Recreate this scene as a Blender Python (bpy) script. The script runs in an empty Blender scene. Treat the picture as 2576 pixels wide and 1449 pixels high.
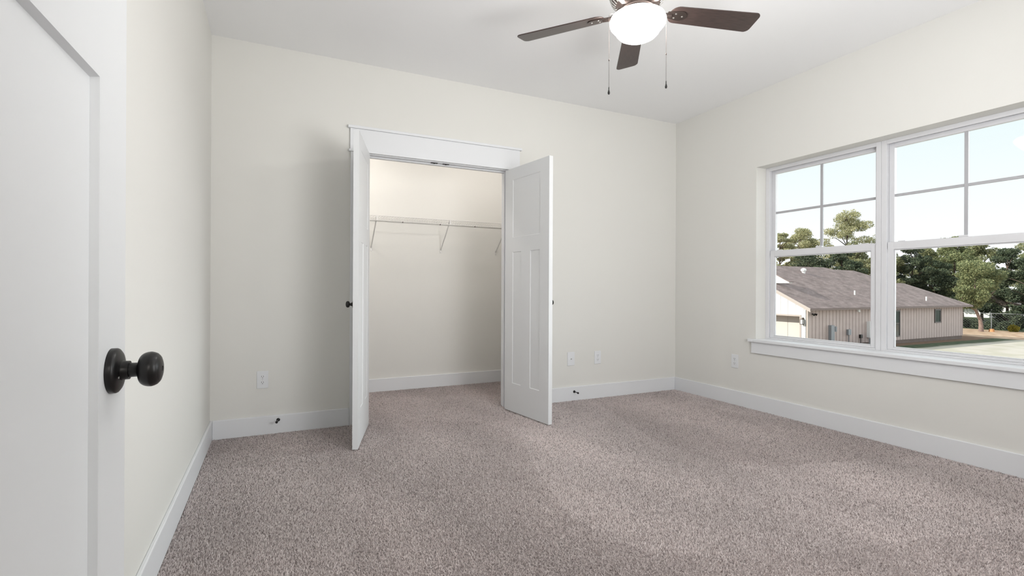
import bpy, math, random
from mathutils import Vector, Matrix
random.seed(7)
SC = bpy.context.scene
COL = SC.collection

# ------------------------------------------------------------------ camera
yaw, pitch, roll = math.radians(25.518), math.radians(0.018), math.radians(0.257)
fw = Vector((math.sin(yaw)*math.cos(pitch), math.cos(yaw)*math.cos(pitch), math.sin(pitch)))
rt = Vector((math.cos(yaw), -math.sin(yaw), 0)); up = rt.cross(fw)
r2 = rt*math.cos(roll) + up*math.sin(roll); u2 = -rt*math.sin(roll) + up*math.cos(roll)
cd = bpy.data.cameras.new('camera'); cam = bpy.data.objects.new('camera', cd); COL.objects.link(cam)
M = Matrix((r2, u2, -fw)).transposed().to_4x4(); M.translation = Vector((0, 0, 1.05))
cam.matrix_world = M
cd.sensor_width = 36; cd.lens = 36*1253.2/2576; cd.clip_start = .02; cd.clip_end = 2000
SC.camera = cam

# ------------------------------------------------------------------ world, sun, exposure
SC.view_settings.view_transform = 'Standard'; SC.view_settings.look = 'None'
SC.view_settings.exposure = 0.0; SC.view_settings.gamma = 1; SC.view_settings.use_curve_mapping = False
SKY_FILL = 7.5
W = bpy.data.worlds.new('sky'); SC.world = W; W.use_nodes = True
nt = W.node_tree; nt.nodes.clear()
tc = nt.nodes.new('ShaderNodeTexCoord'); sx = nt.nodes.new('ShaderNodeSeparateXYZ')
rp = nt.nodes.new('ShaderNodeValToRGB'); bg = nt.nodes.new('ShaderNodeBackground'); wo = nt.nodes.new('ShaderNodeOutputWorld')
nt.links.new(tc.outputs['Generated'], sx.inputs[0]); nt.links.new(sx.outputs['Z'], rp.inputs[0])
nt.links.new(rp.outputs[0], bg.inputs[0]); nt.links.new(bg.outputs[0], wo.inputs[0])
e = rp.color_ramp.elements
e[0].position = 0.0; e[0].color = (1.1, 1.12, 1.14, 1)
e[1].position = 1.0; e[1].color = (1.0, 1.05, 1.1, 1)
n = rp.color_ramp.elements.new(.10); n.color = (1.04, 1.05, 1.07, 1)
n = rp.color_ramp.elements.new(.30); n.color = (.82, .97, .99, 1)
n = rp.color_ramp.elements.new(.55); n.color = (.95, 1.0, 1.05, 1)
# brighter sky patch added low in the east-south-east, out of view, lighting the room
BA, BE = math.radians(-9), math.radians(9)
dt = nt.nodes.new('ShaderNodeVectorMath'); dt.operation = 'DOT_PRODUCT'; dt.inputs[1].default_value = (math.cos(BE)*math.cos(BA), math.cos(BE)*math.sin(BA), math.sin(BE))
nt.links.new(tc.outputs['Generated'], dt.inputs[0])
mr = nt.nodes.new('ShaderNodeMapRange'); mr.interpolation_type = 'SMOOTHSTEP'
mr.inputs[1].default_value = math.cos(math.radians(26)); mr.inputs[2].default_value = math.cos(math.radians(15)); mr.inputs[3].default_value = 1.0; mr.inputs[4].default_value = SKY_FILL
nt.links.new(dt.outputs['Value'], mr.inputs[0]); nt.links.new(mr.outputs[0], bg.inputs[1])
sd = bpy.data.lights.new('sun', 'SUN'); sd.energy = 5.2; sd.angle = math.radians(.6); sd.color = (1, .95, .86)
so = bpy.data.objects.new('sun', sd); COL.objects.link(so)
so.rotation_euler = Vector((1.7, -.97, -1.0)).to_track_quat('-Z', 'Y').to_euler(); so.location = (-20, 20, 30)

def lamp(name, kind, loc, power, col=(1, 1, 1), size=.1, rot=None, sy=None):
    l = bpy.data.lights.new(name, kind); l.energy = power; l.color = col
    if kind == 'AREA':
        l.size = size
        if sy: l.shape = 'RECTANGLE'; l.size_y = sy
    else: l.shadow_soft_size = size
    o = bpy.data.objects.new(name, l); COL.objects.link(o); o.location = loc
    if rot: o.rotation_euler = rot
    return o
# added fill lights at the front wall and in the hall; the closet lamps
lamp('front_fill', 'AREA', (2.05, .035, 1.365), 24, (.99, .99, 1.0), 1.0, (math.radians(90), 0, 0), 1.45)
lamp('front_fill_up', 'AREA', (1.5, .05, 1.365), 47, (.99, .99, 1), 1.1, (math.radians(148), 0, 0), 1.4)
lamp('closet_lamp_right', 'POINT', (2.05, 4.30, 2.42), 7, (1.0, .95, .905), .03)
lamp('closet_lamp_left', 'POINT', (.45, 4.32, 2.42), 10.5, (1.0, .95, .905), .03)
lamp('hall_fill', 'POINT', (.2, -.9, 1.6), 11, (1, .97, .93), .15)

# ------------------------------------------------------------------ helpers
def lin(c): return tuple(((v/255)/12.92 if v/255 <= .04045 else ((v/255+.055)/1.055)**2.4) for v in c)
def mat(name, col, rough=.6, metal=0, spec=.5, bump=None, noise=None, emit=None):
    m = bpy.data.materials.new(name); m.use_nodes = True; t = m.node_tree; b = t.nodes['Principled BSDF']
    c = (*col, 1); b.inputs['Base Color'].default_value = c; b.inputs['Roughness'].default_value = rough
    b.inputs['Metallic'].default_value = metal; b.inputs['Specular IOR Level'].default_value = spec
    if emit: b.inputs['Emission Color'].default_value = (*emit[0], 1); b.inputs['Emission Strength'].default_value = emit[1]
    g = t.nodes.new('ShaderNodeTexCoord')
    if noise:                                   # (scale, amount) colour variation of the thing itself
        nz = t.nodes.new('ShaderNodeTexNoise'); nz.inputs['Scale'].default_value = noise[0]; nz.inputs['Detail'].default_value = 4
        if len(noise) > 2:
            mp = t.nodes.new('ShaderNodeMapping'); mp.inputs['Scale'].default_value = noise[2]
            t.links.new(g.outputs['Object'], mp.inputs[0]); t.links.new(mp.outputs[0], nz.inputs['Vector'])
        else: t.links.new(g.outputs['Object'], nz.inputs['Vector'])
        mx = t.nodes.new('ShaderNodeValToRGB'); a = noise[1]
        mx.color_ramp.elements[0].position = .3; mx.color_ramp.elements[1].position = .7
        mx.color_ramp.elements[0].color = (*[v*(1-a) for v in col], 1); mx.color_ramp.elements[1].color = (*[min(1, v*(1+a)) for v in col], 1)
        t.links.new(nz.outputs['Fac'], mx.inputs[0]); t.links.new(mx.outputs[0], b.inputs['Base Color'])
    if bump:
        nz = t.nodes.new('ShaderNodeTexNoise'); nz.inputs['Scale'].default_value = bump[0]; nz.inputs['Detail'].default_value = 3
        bp = t.nodes.new('ShaderNodeBump'); bp.inputs['Strength'].default_value = bump[1]; bp.inputs['Distance'].default_value = bump[2]
        t.links.new(g.outputs['Object'], nz.inputs['Vector']); t.links.new(nz.outputs['Fac'], bp.inputs['Height']); t.links.new(bp.outputs[0], b.inputs['Normal'])
    return m

class MB:
    def __init__(s): s.v = []; s.f = []
    def add(s, vs, fs):
        o = len(s.v); s.v += [tuple(v) for v in vs]; s.f += [tuple(i+o for i in f) for f in fs]; return s
    def box(s, x0, x1, y0, y1, z0, z1):
        return s.add([(x0,y0,z0),(x1,y0,z0),(x1,y1,z0),(x0,y1,z0),(x0,y0,z1),(x1,y0,z1),(x1,y1,z1),(x0,y1,z1)],
                     [(0,3,2,1),(4,5,6,7),(0,1,5,4),(1,2,6,5),(2,3,7,6),(3,0,4,7)])
    def tube(s, pts, r, n=8, cap=True):
        pts = [Vector(p) for p in pts]; rs = r if isinstance(r, (list, tuple)) else [r]*len(pts)
        vs = []; a = None
        for i, p in enumerate(pts):
            d = (pts[min(i+1, len(pts)-1)] - pts[max(i-1, 0)]).normalized()
            if a is None:
                a = d.cross(Vector((0, 0, 1)));
                if a.length < .1: a = d.cross(Vector((1, 0, 0)))
            a = (a - d*a.dot(d)).normalized(); b = d.cross(a)
            for k in range(n):
                t = 2*math.pi*k/n; vs.append(p + (a*math.cos(t) + b*math.sin(t))*rs[i])
        fs = []
        for i in range(len(pts)-1):
            for k in range(n): fs.append((i*n+k, i*n+(k+1) % n, (i+1)*n+(k+1) % n, (i+1)*n+k))
        if cap: fs.append(tuple(range(n))[::-1]); fs.append(tuple((len(pts)-1)*n+k for k in range(n)))
        return s.add(vs, fs)
    def lathe(s, prof, axis='Z', n=40, o=(0, 0, 0)):       # prof: (radius, height)
        vs = []; fs = []; o = Vector(o)
        for (r, h) in prof:
            for k in range(n):
                t = 2*math.pi*k/n; a, b = r*math.cos(t), r*math.sin(t)
                p = (a, b, h) if axis == 'Z' else ((h, a, b) if axis == 'X' else (b, h, a)); vs.append(o+Vector(p))
        m = len(prof)
        for i in range(m-1):
            for k in range(n): fs.append((i*n+k, i*n+(k+1) % n, (i+1)*n+(k+1) % n, (i+1)*n+k))
        if prof[0][0] > 1e-5: fs.append(tuple(range(n))[::-1])
        if prof[-1][0] > 1e-5: fs.append(tuple((m-1)*n+k for k in range(n)))
        return s.add(vs, fs)
    def prism(s, poly, d):                                 # closed polygon (3-D points) pushed along d
        n = len(poly); d = Vector(d); vs = [Vector(p) for p in poly]; vs += [v+d for v in vs]
        fs = [tuple(range(n))[::-1], tuple(range(n, 2*n))] + [(i, (i+1) % n, (i+1) % n+n, i+n) for i in range(n)]
        return s.add(vs, fs)
    def build(s, name, m, parent=None, bevel=0, smooth=False, loc=None):
        me = bpy.data.meshes.new(name); me.from_pydata([tuple(v) for v in s.v], [], s.f); me.update()
        import bmesh
        bm = bmesh.new(); bm.from_mesh(me)
        if len(bm.faces) < 20000: bmesh.ops.recalc_face_normals(bm, faces=bm.faces)
        if smooth:
            for f in bm.faces: f.smooth = True
            for ed in bm.edges:
                if len(ed.link_faces) == 2 and ed.calc_face_angle(0) > math.radians(40): ed.smooth = False
        bm.to_mesh(me); bm.free()
        o = bpy.data.objects.new(name, me); COL.objects.link(o); me.materials.append(m)
        if bevel:
            b = o.modifiers.new('bevel', 'BEVEL'); b.width = bevel; b.segments = 2; b.limit_method = 'ANGLE'; b.angle_limit = math.radians(40)
        if parent: o.parent = parent
        if loc: o.location = loc
        return o
def box(*a): return MB().box(*a)
def empty(name, loc=(0, 0, 0), rz=0):
    o = bpy.data.objects.new(name, None); COL.objects.link(o); o.location = loc; o.rotation_euler = (0, 0, rz); o.empty_display_size = .1; return o
def tag(o, label=None, cat=None, group=None, kind=None):
    if label: o['label'] = label
    if cat: o['category'] = cat
    if group: o['group'] = group
    if kind: o['kind'] = kind
    return o
def struct(o, label, cat): return tag(o, label, cat, None, 'structure')
def copy_tree(o, parent=None):
    c = o.copy(); COL.objects.link(c)
    if parent: c.parent = parent
    for ch in list(o.children): copy_tree(ch, c)
    return c

# ------------------------------------------------------------------ materials
mWALL = mat('wall_paint', (.775, .765, .73), .75, spec=.25, bump=(160, .06, .002))
mCEIL = mat('ceiling_paint', (.93, .93, .935), .9, spec=.1, bump=(90, .05, .002))
mTRIM = mat('white_trim_paint', (.80, .81, .83), .38, spec=.4)
mDOOR = mat('white_door_paint', (.765, .775, .785), .42, spec=.4, bump=(60, .02, .001))
mVINYL = mat('window_vinyl', (.74, .74, .76), .35, spec=.4)
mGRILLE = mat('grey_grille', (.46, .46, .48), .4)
mBLACK = mat('black_bronze', (.012, .011, .011), .32, metal=.3, spec=.5)
mMETAL = mat('bronze_metal', lin((78, 68, 64)), .35, metal=.75)
mBLADE = mat('dark_wood_blade', lin((62, 50, 47)), .30, spec=.45, noise=(18, .35, (1, 14, 1)))
mSTEEL = mat('brushed_steel', (.55, .54, .52), .35, metal=.9)
mDARK = mat('dark_slot', (.03, .03, .03), .6)
mPLATE = mat('white_plastic', (.80, .81, .83), .35, spec=.4)
mWIRE = mat('white_coated_wire', (.72, .71, .69), .4)
mGLOBE = mat('lit_opal_glass', (.9, .9, .9), .3, emit=((1, .985, .95), 34))
mLED = mat('lit_diffuser', (.9, .9, .9), .4, emit=((1, .86, .74), 4))
mRUB = mat('black_rubber', (.02, .02, .02), .6)

def glass_mat():
    m = bpy.data.materials.new('window_glass'); m.use_nodes = True; t = m.node_tree; t.nodes.clear()
    o = t.nodes.new('ShaderNodeOutputMaterial'); a = t.nodes.new('ShaderNodeBsdfTransparent'); g = t.nodes.new('ShaderNodeBsdfGlossy')
    g.inputs['Roughness'].default_value = .02; a.inputs[0].default_value = (.985, .995, .99, 1)
    x = t.nodes.new('ShaderNodeMixShader'); fr = t.nodes.new('ShaderNodeFresnel'); fr.inputs[0].default_value = 1.12
    t.links.new(fr.outputs[0], x.inputs[0]); t.links.new(a.outputs[0], x.inputs[1]); t.links.new(g.outputs[0], x.inputs[2]); t.links.new(x.outputs[0], o.inputs[0])
    return m
mGLASS = glass_mat()

def carpet_mat():
    m = bpy.data.materials.new('carpet'); m.use_nodes = True; t = m.node_tree; b = t.nodes['Principled BSDF']
    b.inputs['Roughness'].default_value = 1; b.inputs['Specular IOR Level'].default_value = .05
    b.inputs['Sheen Weight'].default_value = .25; b.inputs['Sheen Roughness'].default_value = .5
    g = t.nodes.new('ShaderNodeTexCoord')
    def nz(scale, det, mp=None, rough=.6):
        n = t.nodes.new('ShaderNodeTexNoise'); n.inputs['Scale'].default_value = scale; n.inputs['Detail'].default_value = det; n.inputs['Roughness'].default_value = rough
        if mp:
            q = t.nodes.new('ShaderNodeMapping'); q.inputs['Scale'].default_value = mp[0]; q.inputs['Rotation'].default_value = (0, 0, mp[1])
            t.links.new(g.outputs['Object'], q.inputs[0]); t.links.new(q.outputs[0], n.inputs['Vector'])
        else: t.links.new(g.outputs['Object'], n.inputs['Vector'])
        return n
    f1 = nz(150, 3, ((1, .62, 1), .35), .7); f2 = nz(1.7, 3, ((1.0, .38, 1), .45), .5)
    r1 = t.nodes.new('ShaderNodeValToRGB'); e = r1.color_ramp.elements
    e[0].position = .34; e[0].color = (.20, .165, .16, 1); e[1].position = .66; e[1].color = (.55, .485, .47, 1)
    k = e.new(.44); k.color = (.225, .190, .183, 1); k = e.new(.55); k.color = (.36, .308, .298, 1)
    t.links.new(f1.outputs['Fac'], r1.inputs[0])
    r2 = t.nodes.new('ShaderNodeMapRange'); r2.inputs[1].default_value = .35; r2.inputs[2].default_value = .65; r2.inputs[3].default_value = .86; r2.inputs[4].default_value = 1.12
    t.links.new(f2.outputs['Fac'], r2.inputs[0])
    mx = t.nodes.new('ShaderNodeVectorMath'); mx.operation = 'SCALE'; t.links.new(r1.outputs[0], mx.inputs[0]); t.links.new(r2.outputs[0], mx.inputs['Scale'])
    t.links.new(mx.outputs[0], b.inputs['Base Color'])
    bp = t.nodes.new('ShaderNodeBump'); bp.inputs['Strength'].default_value = .7; bp.inputs['Distance'].default_value = .006
    t.links.new(f1.outputs['Fac'], bp.inputs['Height']); t.links.new(bp.outputs[0], b.inputs['Normal'])
    return m
mCARPET = carpet_mat()

# ------------------------------------------------------------------ room shell
XL, XR, YB, YF, H = -.393, 3.78, 3.958, .075, 2.772
WT = .115
CX0, CX1, CY0, CY1, CH = .2, 2.85, YB+WT, 5.105, 2.55        # closet
OX0, OX1, OZ = .63, 1.838, 2.078                              # closet opening
EX0, EX1, EZ = -.258, .66, 2.06                               # entry doorway
HY = -1.35                                                    # hall depth
struct(MB().box(XL-.1, XR, HY-.1, YB+.05, -.08, 0).box(CX0-.1, CX1+.1, YB+.05, CY1+.1, -.08, 0).build('floor', mCARPET), 'speckled beige grey cut pile carpet covering bedroom and closet floor', 'carpet')
struct(MB().box(XL-.12, XR+.16, HY-.12, YB+WT, H, H+.15).box(CX0-.1, CX1+.1, YB+WT, CY1+.1, CH, H+.15).build('ceiling', mCEIL), 'smooth white ceiling', 'ceiling')
struct(box(XL-.12, XL, HY, YB, -.08, H).build('wall_left', mWALL), 'cream wall behind the open entry door', 'wall')
b = MB().box(XL-.12, OX0-.02, YB, YB+WT, -.08, H).box(OX1+.02, XR+.16, YB, YB+WT, -.08, H).box(OX0-.02, OX1+.02, YB, YB+WT, OZ+.02, H)
struct(b.build('wall_back', mWALL), 'cream wall with the closet opening', 'wall')
WY0, WY1, WZ0, WZ1 = 1.147, 2.995, .592, 2.109                   # window opening in the right wall
XE = XR+.16
b = MB().box(XR, XE, YF-.115, WY0, -.08, H).box(XR, XE, WY1, YB, -.08, H).box(XR, XE, WY0, WY1, -.08, WZ0).box(XR, XE, WY0, WY1, WZ1, H)
struct(b.build('wall_right', mWALL), 'cream wall with the double window', 'wall')
FX0, FX1, FZ0, FZ1 = .88, 2.62, .62, 2.11                      # opening added in the unseen front wall for the fill lights
b = MB().box(XL, EX0-.02, YF-.115, YF, -.08, H).box(EX1+.02, FX0, YF-.115, YF, -.08, H).box(EX0-.02, EX1+.02, YF-.115, YF, EZ+.02, H)
b.box(FX1, XR, YF-.115, YF, -.08, H).box(FX0, FX1, YF-.115, YF, -.08, FZ0).box(FX0, FX1, YF-.115, YF, FZ1, H)
struct(b.build('wall_front', mWALL), 'cream wall with the entry doorway', 'wall')
b = MB().box(EX1+.15, EX1+.25, HY, YF-.115, -.08, H).box(XL, EX1+.25, HY-.1, HY, -.08, H)
struct(b.build('wall_hall', mWALL), 'cream hall walls behind the doorway', 'wall')
b = MB().box(CX0-.1, CX1+.1, CY1, CY1+.1, -.08, CH).box(CX0-.1, CX0, CY0, CY1, -.08, CH).box(CX1, CX1+.1, CY0, CY1, -.08, CH)
struct(b.build('wall_closet', mWALL), 'cream walls inside the closet', 'wall')

# cut pile: short leaning tufts over the whole carpet
def carpet_pile():
    import numpy as np
    rng = np.random.default_rng(3)
    def region(x0, x1, y0, y1, dens):
        n = int((x1-x0)*(y1-y0)*dens); return np.stack([rng.uniform(x0, x1, n), rng.uniform(y0, y1, n)], 1)
    D = 40000
    P_ = np.concatenate([region(XL+.017, XR-.017, YF+.02, YB-.017, D), region(OX0+.002, OX1-.002, YB-.017, CY0, D), region(CX0+.017, CX1-.017, CY0, CY1-.017, D)])
    n = len(P_); x, y = P_[:, 0], P_[:, 1]
    sweep = np.sin(2.1*x+1.3*y+1.4*np.sin(1.7*y-.9*x))                     # which way the vacuum laid the pile
    la = rng.normal(0, 1, n)*1.3 + np.where(sweep > 0, .9, -2.2); tilt = np.clip(rng.normal(.42, .22, n), 0, 1.1)
    h = rng.uniform(.0065, .0100, n); w = rng.uniform(.0010, .0021, n); fa = rng.uniform(0, math.pi, n)
    wx, wy = np.cos(fa)*w, np.sin(fa)*w; dx, dy, dz = np.sin(tilt)*np.cos(la)*h, np.sin(tilt)*np.sin(la)*h, np.cos(tilt)*h
    k = rng.uniform(.55, .95, n); z0 = np.full(n, .0004)
    co = np.empty((n, 4, 3), dtype=np.float32)
    co[:, 0] = np.stack([x-wx, y-wy, z0], 1); co[:, 1] = np.stack([x+wx, y+wy, z0], 1)
    co[:, 2] = np.stack([x+wx*k+dx, y+wy*k+dy, dz], 1); co[:, 3] = np.stack([x-wx*k+dx, y-wy*k+dy, dz], 1)
    me = bpy.data.meshes.new('carpet_pile'); me.vertices.add(n*4); me.vertices.foreach_set('co', co.ravel())
    me.loops.add(n*4); me.loops.foreach_set('vertex_index', np.arange(n*4, dtype=np.int32))
    me.polygons.add(n); me.polygons.foreach_set('loop_start', np.arange(0, n*4, 4, dtype=np.int32)); me.polygons.foreach_set('loop_total', np.full(n, 4, dtype=np.int32))
    me.update(calc_edges=True)
    m = bpy.data.materials.new('pile_yarn'); m.use_nodes = True; t = m.node_tree; b = t.nodes['Principled BSDF']; b.inputs['Roughness'].default_value = .9; b.inputs['Specular IOR Level'].default_value = .1
    g = t.nodes.new('ShaderNodeNewGeometry'); r = t.nodes.new('ShaderNodeValToRGB'); e = r.color_ramp.elements
    e[0].position = 0; e[0].color = (.27, .225, .215, 1); e[1].position = 1; e[1].color = (.86, .795, .78, 1)
    for p, c in ((.06, (.38, .325, .315, 1)), (.14, (.71, .635, .62, 1)), (.55, (.79, .715, .70, 1))): q = e.new(p); q.color = c
    nz = t.nodes.new('ShaderNodeTexNoise'); nz.inputs['Scale'].default_value = 1.6; nz.inputs['Detail'].default_value = 4
    mp = t.nodes.new('ShaderNodeMapping'); mp.inputs['Scale'].default_value = (1, .45, 1); mp.inputs['Rotation'].default_value = (0, 0, .5)
    t.links.new(g.outputs['Position'], mp.inputs[0]); t.links.new(mp.outputs[0], nz.inputs['Vector'])
    mr_ = t.nodes.new('ShaderNodeMapRange'); mr_.inputs[1].default_value = .35; mr_.inputs[2].default_value = .65; mr_.inputs[3].default_value = .88; mr_.inputs[4].default_value = 1.10
    t.links.new(nz.outputs['Fac'], mr_.inputs[0]); vm = t.nodes.new('ShaderNodeVectorMath'); vm.operation = 'SCALE'
    t.links.new(g.outputs['Random Per Island'], r.inputs[0]); t.links.new(r.outputs[0], vm.inputs[0]); t.links.new(mr_.outputs[0], vm.inputs['Scale']); t.links.new(vm.outputs[0], b.inputs['Base Color'])
    tr = t.nodes.new('ShaderNodeBsdfTranslucent'); mx = t.nodes.new('ShaderNodeMixShader'); mx.inputs[0].default_value = .3; t.links.new(vm.outputs[0], tr.inputs[0])
    t.links.new(b.outputs[0], mx.inputs[1]); t.links.new(tr.outputs[0], mx.inputs[2]); t.links.new(mx.outputs[0], t.nodes['Material Output'].inputs[0])
    o = bpy.data.objects.new('carpet_pile', me); COL.objects.link(o); me.materials.append(m)
    tag(o, 'beige grey speckled cut pile of the bedroom carpet', 'carpet', kind='stuff')
carpet_pile()

# baseboards: 130 mm with an eased top edge
def baseboard(name, x0, x1, y0, y1, label):
    o = box(x0, x1, y0, y1, 0, .134).build(name, mTRIM, bevel=.004); struct(o, label, 'baseboard'); return o
baseboard('baseboard_left', XL, XL+.015, YF+.001, YB-.0001, 'white baseboard along the left wall')
baseboard('baseboard_back_left', XL+.0155, .5195, YB-.015, YB, 'white baseboard between left corner and closet trim')
baseboard('baseboard_back_right', 1.9505, XR-.0155, YB-.015, YB, 'white baseboard from closet trim to right corner')
baseboard('baseboard_right', XR-.015, XR, YF+.001, YB-.0001, 'white baseboard under the window')
baseboard('baseboard_closet_back', CX0+.016, CX1-.016, CY1-.015, CY1, 'white baseboard on closet back wall')
baseboard('baseboard_closet_left', CX0, CX0+.015, CY0+.001, CY1-.001, 'white baseboard on closet left wall')
baseboard('baseboard_closet_right', CX1-.015, CX1, CY0+.001, CY1-.001, 'white baseboard on closet right wall')

# closet door trim, craftsman head
t = empty('trim_1', ((OX0+OX1)/2, YB, 0)); struct(t, 'white craftsman trim with tall head board around closet opening', 'door trim')
def tp(name, x0, x1, y0, y1, z0, z1, bev=.002, parent=t, m=mTRIM):
    o = box(x0-parent.location.x, x1-parent.location.x, y0-parent.location.y, y1-parent.location.y, z0, z1).build(name, m, parent, bevel=bev); return o
tp('side_casing', .520, OX0-.006, YB-.018, YB, 0, OZ+.006)
tp('side_casing', OX1+.006, 1.949, YB-.018, YB, 0, OZ+.006)
tp('fillet_strip', .506, 1.962, YB-.028, YB, OZ+.006, OZ+.024)
tp('head_board', .516, 1.952, YB-.020, YB, OZ+.024, 2.262)
tp('head_cap', .500, 1.968, YB-.034, YB, 2.262, 2.282)
tp('jamb', OX0-.02, OX0, YB-.001, YB+WT+.001, 0, OZ)
tp('jamb', OX1, OX1+.02, YB-.001, YB+WT+.001, 0, OZ)
tp('head_jamb', OX0-.02, OX1+.02, YB-.001, YB+WT+.001, OZ, OZ+.02)
tp('door_stop_strip', OX0, OX1, YB+.040, YB+.075, OZ-.011, OZ-.0002)
tp('door_stop_strip', OX0+.0002, OX0+.011, YB+.040, YB+.075, 0, OZ-.011)
tp('door_stop_strip', OX1-.011, OX1-.0002, YB+.040, YB+.075, 0, OZ-.011)
# closet side casing
tp('side_casing', .54, OX0-.006, YB+WT, YB+WT+.015, 0, OZ+.09); tp('side_casing', OX1+.006, OX1+.096, YB+WT, YB+WT+.015, 0, OZ+.09); tp('head_casing', OX0-.006, OX1+.006, YB+WT, YB+WT+.015, OZ+.006, OZ+.09)
for cx in (1.185, 1.284):                                     # roller catches let into the head jamb
    c = empty('roller_catch', (cx, YB+.020, OZ))
    tag(c, 'dark roller catch in the closet head jamb, the %s of two' % ('left' if cx < 1.2 else 'right'), 'door catch', 'roller catches in the closet head jamb')
    box(-.028, .028, -.011, .011, -.003, .0).build('plate', mRUB, c, bevel=.001); MB().lathe([(.0, -.008), (.004, -.0075), (.0065, -.005), (.007, -.003)], n=16).build('roller', mBLACK, c, smooth=True)

# ------------------------------------------------------------------ doors
def leaf_mesh(w, z0, z1, th, st, rects, rec=.0105, sl=.003):
    """rects: recessed panels (u0,u1,z0,z1). v axis = thickness 0..th"""
    mb = MB()
    us = sorted({0, w, *[r[0] for r in rects], *[r[1] for r in rects]}); zs = sorted({z0, z1, *[r[2] for r in rects], *[r[3] for r in rects]})
    for side in (0, 1):
        vo, vi = (0, rec) if side == 0 else (th, th-rec)
        for i in range(len(us)-1):
            for j in range(len(zs)-1):
                cu, cz = (us[i]+us[i+1])/2, (zs[j]+zs[j+1])/2
                if any(r[0] < cu < r[1] and r[2] < cz < r[3] for r in rects): continue
                mb.add([(us[i], vo, zs[j]), (us[i+1], vo, zs[j]), (us[i+1], vo, zs[j+1]), (us[i], vo, zs[j+1])], [(0, 1, 2, 3) if side == 0 else (3, 2, 1, 0)])
        for a, b_, c, d in rects:
            o = [(a, vo, c), (b_, vo, c), (b_, vo, d), (a, vo, d)]; k = [(a+sl, vi, c+sl), (b_-sl, vi, c+sl), (b_-sl, vi, d-sl), (a+sl, vi, d-sl)]
            fs = [(0, 1, 5, 4), (1, 2, 6, 5), (2, 3, 7, 6), (3, 0, 4, 7), (4, 5, 6, 7)]
            mb.add(o+k, fs if side == 0 else [f[::-1] for f in fs])
    mb.add([(0, 0, z0), (0, th, z0), (0, th, z1), (0, 0, z1), (w, 0, z0), (w, th, z0), (w, th, z1), (w, 0, z1)], [(0, 3, 2, 1), (4, 5, 6, 7), (0, 1, 5, 4), (3, 7, 6, 2)])
    return mb
def build_leaf(name, mb, parent):
    me = bpy.data.meshes.new(name); me.from_pydata(mb.v, [], mb.f)
    import bmesh
    bm = bmesh.new(); bm.from_mesh(me); bmesh.ops.remove_doubles(bm, verts=bm.verts, dist=1e-5); bmesh.ops.recalc_face_normals(bm, faces=bm.faces); bm.to_mesh(me); bm.free()
    o = bpy.data.objects.new(name, me); COL.objects.link(o); me.materials.append(mDOOR); o.parent = parent; return o
KNOB_ROSE = [(.0335, 0), (.0335, .0065), (.0325, .0085), (.0285, .0112), (.022, .0128), (.0148, .0138), (.0142, .0150), (.0138, .0225)]
KNOB_BALL = [(.0108, .0224), (.0106, .032), (.0125, .0345)] + [(.0125+.0139*math.sin(math.radians(a_))**.8, .0490-.0145*math.cos(math.radians(a_))) for a_ in range(6, 100, 6)] + [(.0253, .0540), (.0235, .0575), (.0205, .0602), (.0195, .0606), (.0190, .0612), (.013, .0632), (.0045, .0640), (.004, .0628), (0, .0628)]
def knob(parent, u, v, z, sgn, k=1.0):
    e_ = MB().lathe([(r*k, h*sgn*k) for r, h in KNOB_ROSE], 'Y', 48).build('door_knob', mBLACK, parent, smooth=True, loc=(u, v, z))
    MB().lathe([(r*k, h*sgn*k) for r, h in KNOB_BALL], 'Y', 48).build('knob_ball', mBLACK, e_, smooth=True)
    return e_
def hinges(parent, zs, u=-.004, v=-.006):
    for z in zs: MB().tube([(u, v, z-.045), (u, v, z+.045)], .006, 10).build('hinge', mBLACK, parent, smooth=True)

# entry door, opened against the left wall (u along the leaf from its hinge, v towards the wall)
EW = .912; a = math.radians(1.85)
p0 = Vector((-.2165, .993, 0)); d = Vector((math.sin(a), math.cos(a), 0))
d1 = empty('door_1', p0 - d*EW, 0); d1.rotation_euler = (0, 0, math.pi/2-a)
struct(d1, 'white panelled entry door standing open beside the left wall', 'door')
pw = (EW-.238-.12)/2
build_leaf('door_leaf', leaf_mesh(EW, .012, 2.045, .035, .119, [(.119, EW-.119, 1.475, 1.94), (.119, .119+pw, .25, 1.342), (EW-.119-pw, EW-.119, .25, 1.342)]), d1)
kb = knob(d1, EW-.0655, 0, .924, -1)
MB().tube([(-.0165, -.0122, -.0085), (-.0165, -.0142, -.0085)], .0019, 12).build('lock_pin', mSTEEL, kb, smooth=True)
knob(d1, EW-.0655, .035, .924, 1)
box(EW-.0005, EW+.0015, .006, .029, .90, .95).build('latch_plate', mBLACK, d1)
hinges(d1, (.25, 1.03, 1.83))
# entry door frame (behind the camera)
t2 = empty('trim_2', ((EX0+EX1)/2, YF, 0)); struct(t2, 'white trim around the entry doorway', 'door trim')
tp('side_casing', XL+.0155, EX0-.006, YF, YF+.018, 0, EZ+.006, parent=t2); tp('side_casing', EX1+.006, EX1+.096, YF, YF+.018, 0, EZ+.006, parent=t2)
tp('head_board', XL+.01, EX1+.1, YF, YF+.02, EZ+.006, EZ+.17, parent=t2)
tp('jamb', EX0-.02, EX0, YF-.116, YF+.001, 0, EZ, parent=t2); tp('jamb', EX1, EX1+.02, YF-.116, YF+.001, 0, EZ, parent=t2); tp('head_jamb', EX0-.02, EX1+.02, YF-.116, YF+.001, EZ, EZ+.02, parent=t2)

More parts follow.
